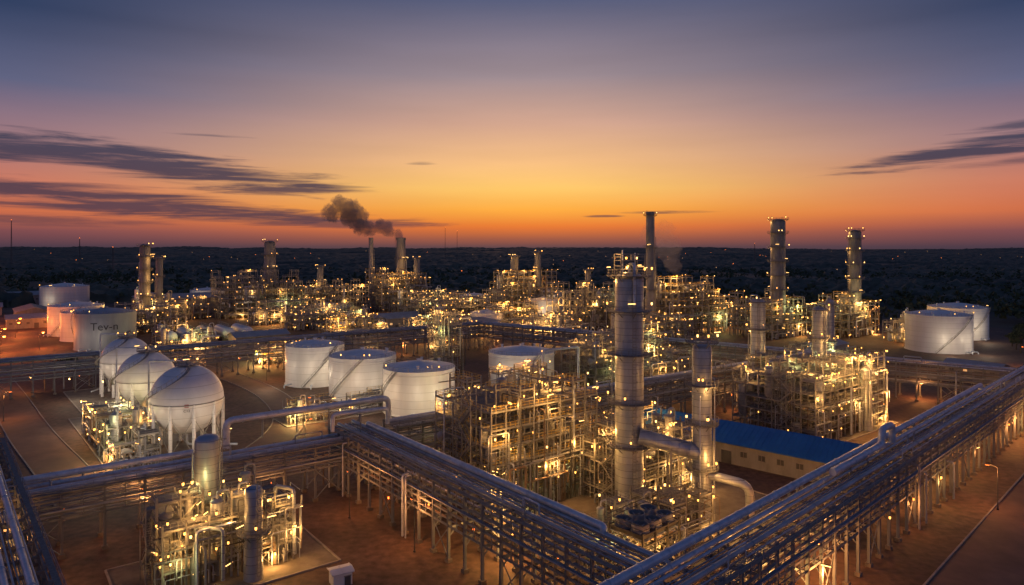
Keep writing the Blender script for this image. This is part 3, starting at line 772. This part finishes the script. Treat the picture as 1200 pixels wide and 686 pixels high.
plight(e,(0,-5,5.5),500)

# ================================================================== SPHERES & TANKS
s1=sphere_tank('large white spherical gas tank on legs with small dark marking',-80,168,8.4,12.7,power=1600)
text_on_cyl('C12',.85,0,-PI/2+.44,(12.7,11.2),s1,'ink',R3=8.4)
bb=MB(['red'])
for k in range(3):
    zz=12.3+k*.28; rr=math.sqrt(8.4**2-(zz-12.7)**2)+.06
    a0=-PI/2+.38; bb.quad((math.cos(a0)*rr,math.sin(a0)*rr,zz),(math.cos(a0+.11)*rr,math.sin(a0+.11)*rr,zz),(math.cos(a0+.11)*rr,math.sin(a0+.11)*rr,zz+.14),(math.cos(a0)*rr,math.sin(a0)*rr,zz+.14))
part('emblem',bb,s1)
sphere_tank('large white spherical gas tank on steel legs',-107,200,7.9,11.6,power=1600)
sphere_tank('large white spherical gas tank on steel legs',-131,232,7.9,11.6,power=1600)
tank('white cylindrical storage tank with conical roof and outside stair',-28.7,211,22,13.2,1,lightsn=3,power=1200,stair_ang=-3.2)
tank('white cylindrical storage tank with curved stair on its side',-50.5,231,22.2,13.8,2,lightsn=3,power=1100,stair_ang=-2.5)
tank('white cylindrical storage tank with handrail round its roof',-73,253,21,14.2,3,lightsn=3,power=1100,stair_ang=-1.7)
tank('white cylindrical storage tank with shallow domed roof',3.3,240,23,13.6,4,lightsn=2,power=1300,stair_ang=-2.2)
tank('large white storage tank beside the tree line',208,333,28.5,17.5,5,lightsn=2,power=1800,stair_ang=-2.2)
tank('large white storage tank behind another near the trees',248,380,29,17,6,lightsn=1,power=2000)
g1='storage tanks in the tank farm'
t=tank('grey blue storage tank with faint lettering',-203,341,27,17.8,7,m='greytank',lightsn=2,power=1000,group=g1,stair_ang=-3.4)
text_on_cyl('Tev-n',5.2,13.68,-PI/2+.50,10,t,'ink')
tank('pale storage tank in the tank farm',-252,395,28,16.5,8,lightsn=1,power=1200,group=g1,lc=SOD)
tank('pale storage tank at the far edge of the plant',-380,580,36,17,9,det=0,group=g1,lightsn=1,power=1200)
tank('pale storage tank in the tank farm',-232,372,24,15,18,lightsn=1,power=900,det=0,group=g1,lc=SOD)
for i,(x,y,D,h) in enumerate(((22,480,24,13),(66,500,26,14),(-30,540,24,12),(30,560,24,13),(85,540,24,12),(-15,410,20,11),(-250,560,26,15),(-225,590,26,15))):
    tank('distant white storage tank among lit steelwork',x,y,D,h,50+i,det=0,lightsn=1,power=1800,group='distant storage tanks')

def bullet(x,y,ang,L,r,lab):
    e=thing('horizontal_tank',lab,'horizontal tank',(x,y,0),math.radians(ang),'horizontal gas tanks'); b=MB(['white'])
    pr=[(r*math.sin(PI/2*i/6)+.02,-L/2-r*math.cos(PI/2*i/6)) for i in range(7)]+[(r*math.cos(PI/2*i/6)+.02,L/2+r*math.sin(PI/2*i/6)) for i in range(7)]
    b.lathe(0,0,pr,20); b.v=[(z,yy,xx+r+1.6) for xx,yy,z in b.v]; part('shell',b,e)
    for q in (-.3,.3):
        s=MB(['conc']); s.box(L*q,0,1.3,.8,r*1.7,2.6); part('saddle',s,e,smooth=False)
    s=MB(['steel']); s.beam((-L/2,0,2*r+2.4),(L/2,0,2*r+2.4),1,.08)
    for yy in (-.5,.5): s.beam((-L/2,yy,2*r+3.4),(L/2,yy,2*r+3.4),.1)
    for k in range(6):
        for yy in (-.5,.5): s.beam((-L/2+L*k/5,yy,2*r+1.6),(-L/2+L*k/5,yy,2*r+3.4),.1)
    part('walkway',s,e,smooth=False)
for i in range(5): bullet(-178+i*7.5,352+i*5.5,128,20,3.0,'white horizontal gas tank on concrete saddles')
for i in range(3): bullet(-98+i*8,402+i*5,128,16,2.6,'white horizontal gas tank on concrete saddles')

# ================================================================== BUILDINGS
building('long low building with bright blue sheet roof',54,163,-42,54,13,5,roofm='blue',seed=1,lit=0,rise=3.0)
building('small white equipment box on the brown yard',-25.5,101.6,30,2.8,2.4,1.9,roofm='whiteroof',wallm='white',seed=2,lit=0,rise=.2,name='equipment_cabin',cat='cabin')
for i,(x,y,L,W,h,fl) in enumerate(((-285,545,50,24,10,1),(-245,520,40,22,12,1),(-120,470,44,22,8,1),(-75,420,36,18,7,1),(-330,470,40,20,7,1),(-300,430,30,16,6,1),(-345,410,36,14,6,1),(-440,600,40,20,8,1),(-480,640,40,20,7,1),(140,310,26,12,6,1),(-15,395,30,14,7,1),(-395,500,34,18,6,1),(-85,330,24,12,6,1),(-128,345,26,13,6,1),(178,262,18,9,5,1))):
    building('grey industrial building with pale sheet roof',x,y,ANG if i%2 else -52,L,W,h,seed=60+i,lit=.12,floors=fl,group='industrial buildings around the plant')

# ================================================================== LAMPS
for (x,y,a) in ((92.5,130,2.3),(143,178,2.3),(118,185,4),(196,231,2.3),(-58,190,0),(-92,256,0),(-146,196,1),(-180,236,1),(-62,118,3),(-16,112,2),(-74,98,1),(-150,310,0),(-95,357,0),(-45,396,0),(60,375,2),(150,318,2),(215,285,2),(105,228,2),(-14,170,1),(-50,165,1),(-30,126,2)):
    lamp(x,y,a,power=1600)
for (x,y) in ((-290,400),(-310,380),(-275,378),(-330,430),(-262,350),(-300,350),(-240,320),(-350,440),(-255,300),(-232,335),(-285,425),(-320,405),(-370,470),(-285,362)):
    lamp(x,y,1,power=7000,col=RED,hd='b')

for i,(x,y,h) in enumerate(((-1100,1500,110),(-235,2400,120),(-185,2300,105),(-950,1500,70),(-760,1300,50),(640,1800,60))):
    e=thing('radio_mast','thin lattice radio mast standing above dark woodland','radio mast',(x,y,0),0,'radio masts beyond the plant'); b=MB(['dark'])
    for q in range(3):
        a=q*2.094; b.beam((2*math.cos(a),2*math.sin(a),0),(.3*math.cos(a),.3*math.sin(a),h),.45)
    for z in range(0,int(h),6):
        k=2-1.7*z/h; P=[(k*math.cos(q*2.094),k*math.sin(q*2.094),z) for q in range(3)]
        for q in range(3): b.beam(P[q],P[(q+1)%3],.25)
    part('lattice',b,e,smooth=False); b=MB(['bulbo']); b.lathe(0,0,[(.2,h),(.6,h+.5),(.2,h+1)],6); part('warning_light',b,e)

# ================================================================== FOREST
c=MB(['canopy']); yv=445.0; ROW=[]
while yv<5200: ROW.append(yv); yv*=1.0088
NXC=420
def plantmask(x,y):
    if y<450 and -420<x<300: return 1
    if y<612 and -420<x<160+(450-y)*.3: return 1
    return 0
for yy in ROW:
    w=yy*.98+60
    for i in range(NXC+1):
        xx=(i/NXC-.5)*2*w
        n1=noise.noise(Vector((xx*.004,yy*.003,0))); n2=noise.noise(Vector((xx*.05,yy*.045,3))); n3=noise.noise(Vector((xx*.13,yy*.1,7)))
        hgt=(6+n1*9+n2*7+n3*5) if n1>-.2 else -2
        if plantmask(xx,yy): hgt=-3
        c.v.append((xx,yy,hill(xx,yy)+hgt))
W1=NXC+1
for a in range(len(ROW)-1):
    for i in range(NXC):
        o=a*W1+i
        if c.v[o][2]<-1.9 and c.v[o+1][2]<-1.9 and c.v[o+W1][2]<-1.9 and c.v[o+W1+1][2]<-1.9: continue
        c.f.append((o,o+1,o+W1+1,o+W1)); c.m.append(0)
fo=bpy.data.objects.new('woodland',c.mesh('woodland')); fo['kind']='stuff'; fo['label']='dark woodland stretching to the horizon'; COL.objects.link(fo)

def leafcloud(b,cx,cy,cz,rx,rz,n,size,rn,m='leaf'):
    for q in range(n):
        while True:
            u=Vector((rn.uniform(-1,1),rn.uniform(-1,1),rn.uniform(-1,1)))
            if .25<u.length<1: break
        p=Vector((cx+u.x*rx,cy+u.y*rx,cz+u.z*rz)); a=Vector((rn.gauss(0,1),rn.gauss(0,1),rn.gauss(0,1))).normalized(); d=a.orthogonal().normalized()*size*rn.uniform(.6,1.3); e2=a.cross(d).normalized()*size*rn.uniform(.5,1.1)
        b.quad(p-d,p-e2,p+d,p+e2,m)
b=MB(['leaf']); rn=random.Random(21)
for q in range(2600):
    yy=445+ (rn.random()**1.6)*900; xx=rn.uniform(-1,1)*(yy*.85+40)
    if plantmask(xx,yy): continue
    s=rn.uniform(3,6); leafcloud(b,xx,yy,s*1.1+2,s,s*.9,22,s*.33,rn)
fo=bpy.data.objects.new('distant_trees',b.mesh('distant_trees',False)); fo['kind']='stuff'; fo['label']='scattered dark tree crowns at the edge of the woodland'; COL.objects.link(fo)

def tree_mesh(seed):
    rn=random.Random(seed); t=MB(['bark']); c_=MB(['leaf']); H=rn.uniform(7,10)
    t.tube([(0,0,0),(rn.uniform(-.3,.3),rn.uniform(-.3,.3),H*.35),(rn.uniform(-.5,.5),rn.uniform(-.5,.5),H*.75)],.35,7,r2=.12)
    for k in range(7):
        a=rn.uniform(0,6.28); z=H*rn.uniform(.3,.6); q=rn.uniform(1.5,3); ez=z+rn.uniform(1,2.6); ex,ey=math.cos(a)*q,math.sin(a)*q
        t.tube([(0,0,z),(ex*.5,ey*.5,z+(ez-z)*.4),(ex,ey,ez)],.14,5,r2=.05); leafcloud(c_,ex,ey,ez+.4,rn.uniform(1.2,1.9),rn.uniform(.9,1.4),110,.26,rn)
    leafcloud(c_,0,0,H*.8,2,1.6,200,.26,rn)
    return t.mesh('trunk'),c_.mesh('crown',False)
TM=[tree_mesh(s) for s in (1,2,3,4)]
rn=random.Random(4)
for (x,y) in ((240,322),(246,333),(252,344),(263,352),(258,330),(262,318),(268,338),(278,372),(-170,262),(-178,274),(-262,322),(-240,292)):
    k=rn.randrange(4); e=thing('tree','dark leafy tree with an uneven rounded crown','tree',(x,y,0),rn.uniform(0,6),'trees around the plant'); s=rn.uniform(.8,1.25); e.scale=(s,s,s)
    part('trunk',TM[k][0],e); part('crown',TM[k][1],e)

b=MB(['farlight','bulbo']); rn=random.Random(3)
for q in range(80):
    yy=750+(rn.random()**.8)*3200; xx=rn.uniform(-1,1)*yy*.85; s=.25+yy*.00016
    if plantmask(xx,yy): continue
    z=hill(xx,yy)+rn.uniform(14,18); b.lathe(xx,yy,[(s*.3,z-s),(s,z-s*.3),(s,z+s*.3),(s*.3,z+s)],6,rn.choice(['farlight','farlight','bulbo']))
fo=bpy.data.objects.new('distant_town_lights',b.mesh('distant_town_lights')); fo['kind']='stuff'; fo['label']='scattered distant town lamps among dark trees'; COL.objects.link(fo)

# ================================================================== SMOKE
def smoke(label,path,r0,r1,n,dens,col,seed,vox=.7):
    rn=random.Random(seed); mt=bpy.data.materials.new('smoke_volume'); mt.use_nodes=True; nt=mt.node_tree; N=nt.nodes; L=nt.links
    N.remove(N['Principled BSDF']); out=N['Material Output']; v=N.new('ShaderNodeVolumePrincipled'); v.inputs['Color'].default_value=(*col,1); v.inputs['Density'].default_value=dens; v.inputs['Anisotropy'].default_value=.2
    L.new(v.outputs[0],out.inputs['Volume'])
    M[label]=mt; b=MB([label]); P=[Vector(p) for p in path]; P0=P[0]
    for i in range(n):
        t=i/(n-1); s=t*(len(P)-1); k=min(int(s),len(P)-2); c=P[k].lerp(P[k+1],s-k)-P0; r=r0+(r1-r0)*t; c+=Vector((rn.uniform(-1,1),rn.uniform(-1,1),rn.uniform(-1,1)))*r*.75*min(1,t*4); r*=rn.uniform(.35,.85)
        o=len(b.v); K=14
        b.v.append(tuple(c+Vector((0,0,r*.9))))
        for a in range(1,K):
            for d in range(K*2):
                u=Vector((math.sin(PI*a/K)*math.cos(PI*d/K),math.sin(PI*a/K)*math.sin(PI*d/K),math.cos(PI*a/K)))
                rr=r*(1+.5*noise.noise(u*1.8+c*.3)+.45*noise.noise(u*4+c)); w=c+u*rr; b.v.append((w.x,w.y,w.z))
        b.v.append(tuple(c-Vector((0,0,r*.9))))
        T=K*2; last=o+1+(K-1)*T
        for d in range(T): b.f.append((o,o+1+d,o+1+(d+1)%T)); b.m.append(0)
        for a in range(K-2):
            for d in range(T):
                d2=(d+1)%T; b.f.append((o+1+a*T+d,o+1+(a+1)*T+d,o+1+(a+1)*T+d2,o+1+a*T+d2)); b.m.append(0)
        for d in range(T): b.f.append((last,o+1+(K-2)*T+(d+1)%T,o+1+(K-2)*T+d)); b.m.append(0)
    me=b.mesh('smoke_plume'); o=bpy.data.objects.new('smoke_plume',me); o.location=path[0]; o['label']=label; o['category']='smoke'; COL.objects.link(o)
    md=o.modifiers.new('Remesh','REMESH'); md.mode='VOXEL'; md.voxel_size=vox
smoke('dark smoke plume drifting from a chimney',[(-93,572,57),(-97,572,61),(-108,572,65),(-122,572,68),(-132,572,73),(-144,572,84)],3.8,9.5,60,.13,(.55,.58,.72),1,vox=.55)
smoke('thin pale steam plume rising over the plant',[(100,415,34),(97,415,42),(92,415,50),(86,415,58)],5,8,20,.022,(.9,.84,.88),2)

# ================================================================== CAMERA / SUN / WORLD
cam=bpy.data.cameras.new('Camera'); co=bpy.data.objects.new('Camera',cam); COL.objects.link(co); co.location=(0,0,50); co.rotation_euler=(PI/2,0,0)
cam.sensor_width=36; cam.lens=24; cam.shift_y=-53/1200; cam.clip_end=20000; cam.clip_start=.5; scene.camera=co
sun=bpy.data.lights.new('Sun','SUN'); sun.energy=.12; sun.angle=math.radians(12); sun.color=(1,.5,.25); so=bpy.data.objects.new('Sun',sun); COL.objects.link(so); so.rotation_euler=(math.radians(-87),0,0)

w=bpy.data.worlds.new('World'); scene.world=w; w.use_nodes=True; nt=w.node_tree; N=nt.nodes; L=nt.links; bg=N['Background']
def mth(op,a=None,b=None,c=None):
    n=N.new('ShaderNodeMath'); n.operation=op
    for i,v in enumerate((a,b,c)):
        if v is None: continue
        if isinstance(v,(int,float)): n.inputs[i].default_value=v
        else: L.new(v,n.inputs[i])
    return n.outputs[0]
tc=N.new('ShaderNodeTexCoord'); sp=N.new('ShaderNodeSeparateXYZ'); L.new(tc.outputs['Generated'],sp.inputs[0]); dx,dy,dz=sp.outputs
hor=mth('SQRT',mth('ADD',mth('MULTIPLY',dx,dx),mth('MULTIPLY',dy,dy))); slope=mth('DIVIDE',dz,mth('MAXIMUM',hor,.001)); az=mth('ARCTAN2',dx,dy)
tt=mth('ADD',slope,.05)
def ramp(stops):
    r=N.new('ShaderNodeValToRGB'); L.new(tt,r.inputs['Fac']); el=r.color_ramp.elements
    for i,(s,c) in enumerate(stops):
        if i==0: e=el[0]; e.position=0
        elif i==len(stops)-1: e=el[-1]; e.position=s+.05
        else: e=el.new(s+.05)
        e.color=(*s2l(c),1)
    return r.outputs[0]
rc=ramp([(-.05,(45,40,50)),(0,(100,72,76)),(.0125,(166,94,70)),(.03,(236,124,54)),(.055,(255,174,68)),(.085,(255,200,106)),(.125,(248,192,132)),(.18,(214,168,144)),(.25,(158,140,146)),(.3625,(90,96,126)),(.95,(50,62,96))])
re=ramp([(-.05,(40,38,48)),(0,(72,58,72)),(.02,(126,76,80)),(.045,(206,110,74)),(.08,(206,124,102)),(.13,(158,120,126)),(.2,(94,98,128)),(.29,(50,65,98)),(.95,(44,58,92))])
rb=ramp([(-.05,(36,36,46)),(0,(86,86,110)),(.1,(106,108,142)),(.3,(82,98,138)),(.95,(50,64,102))])
def sm(x,a,b_):
    m=N.new('ShaderNodeMapRange'); m.interpolation_type='SMOOTHSTEP'; L.new(x,m.inputs['Value']); m.inputs['From Min'].default_value=a; m.inputs['From Max'].default_value=b_; return m.outputs[0]
aaz=mth('ABSOLUTE',mth('SUBTRACT',az,.02))
def mix(f,a,b_):
    m=N.new('ShaderNodeMix'); m.data_type='RGBA'; L.new(f,m.inputs['Factor'])
    for s,v in (('A',a),('B',b_)):
        if isinstance(v,tuple): m.inputs[s].default_value=(*v,1)
        else: L.new(v,m.inputs[s])
    return m.outputs['Result']
sky=mix(sm(aaz,0.0,.70),rc,re); sky=mix(sm(aaz,.85,1.9),sky,rb)
cv=N.new('ShaderNodeCombineXYZ'); L.new(mth('MULTIPLY',az,6.0),cv.inputs[0]); L.new(mth('MULTIPLY',slope,95.0),cv.inputs[1])
no=N.new('ShaderNodeTexNoise'); no.inputs['Scale'].default_value=1; no.inputs['Detail'].default_value=9; no.inputs['Roughness'].default_value=.64; no.inputs['Distortion'].default_value=.4; L.new(cv.outputs[0],no.inputs['Vector'])
nz=mth('MULTIPLY',mth('SUBTRACT',no.outputs['Fac'],.43),4.6)
cm=None
for (a0,s0,sa,ss,tilt,op) in ((-.50,.108,.27,.020,-.10,.97),(-.62,.118,.20,.019,0,.97),(-.62,.068,.22,.016,-.05,.95),(-.47,.05,.28,.015,-.04,.95),(-.32,.079,.12,.007,0,.9),(-.25,.034,.16,.007,0,.75),(-.62,.032,.16,.007,0,.6),(.60,.119,.15,.013,.12,.95),(.68,.104,.12,.006,.05,.6),(.66,.146,.08,.006,.05,.75),(-.13,.122,.025,.003,0,.6),(.22,.05,.07,.0024,0,.7),(-.42,.15,.06,.002,0,.5),(.13,.045,.03,.002,0,.7)):
    u=mth('SUBTRACT',az,a0); q=mth('SUBTRACT',mth('SUBTRACT',slope,s0),mth('MULTIPLY',u,tilt))
    u2=mth('DIVIDE',u,sa); q2=mth('DIVIDE',q,ss); d=mth('ADD',mth('MULTIPLY',u2,u2),mth('MULTIPLY',q2,q2))
    mk_=mth('MULTIPLY',sm(mth('ADD',mth('SUBTRACT',1.0,d),nz),-.1,1.4),op); cm=mk_ if cm is None else mth('MAXIMUM',cm,mk_)
cm=mth('MINIMUM',cm,.93)
ccol=mix(sm(slope,.02,.16),s2l((84,62,74)),s2l((62,65,86)))
sky=mix(cm,sky,ccol)
cv2=N.new('ShaderNodeCombineXYZ'); L.new(mth('MULTIPLY',az,2.0),cv2.inputs[0]); L.new(mth('MULTIPLY',slope,16.0),cv2.inputs[1])
n2=N.new('ShaderNodeTexNoise'); n2.inputs['Scale'].default_value=1; n2.inputs['Detail'].default_value=5; L.new(cv2.outputs[0],n2.inputs['Vector'])
fac=mth('ADD',mth('MULTIPLY',mth('SUBTRACT',n2.outputs['Fac'],.5),.3),1.0)
vm=N.new('ShaderNodeVectorMath'); vm.operation='SCALE'; L.new(sky,vm.inputs[0]); L.new(fac,vm.inputs['Scale'])
L.new(vm.outputs[0],bg.inputs['Color']); bg.inputs['Strength'].default_value=1.0
print('faces',sum(len(m.polygons) for m in bpy.data.meshes),'lights',sum(1 for o in bpy.data.objects if o.type=='LIGHT'))
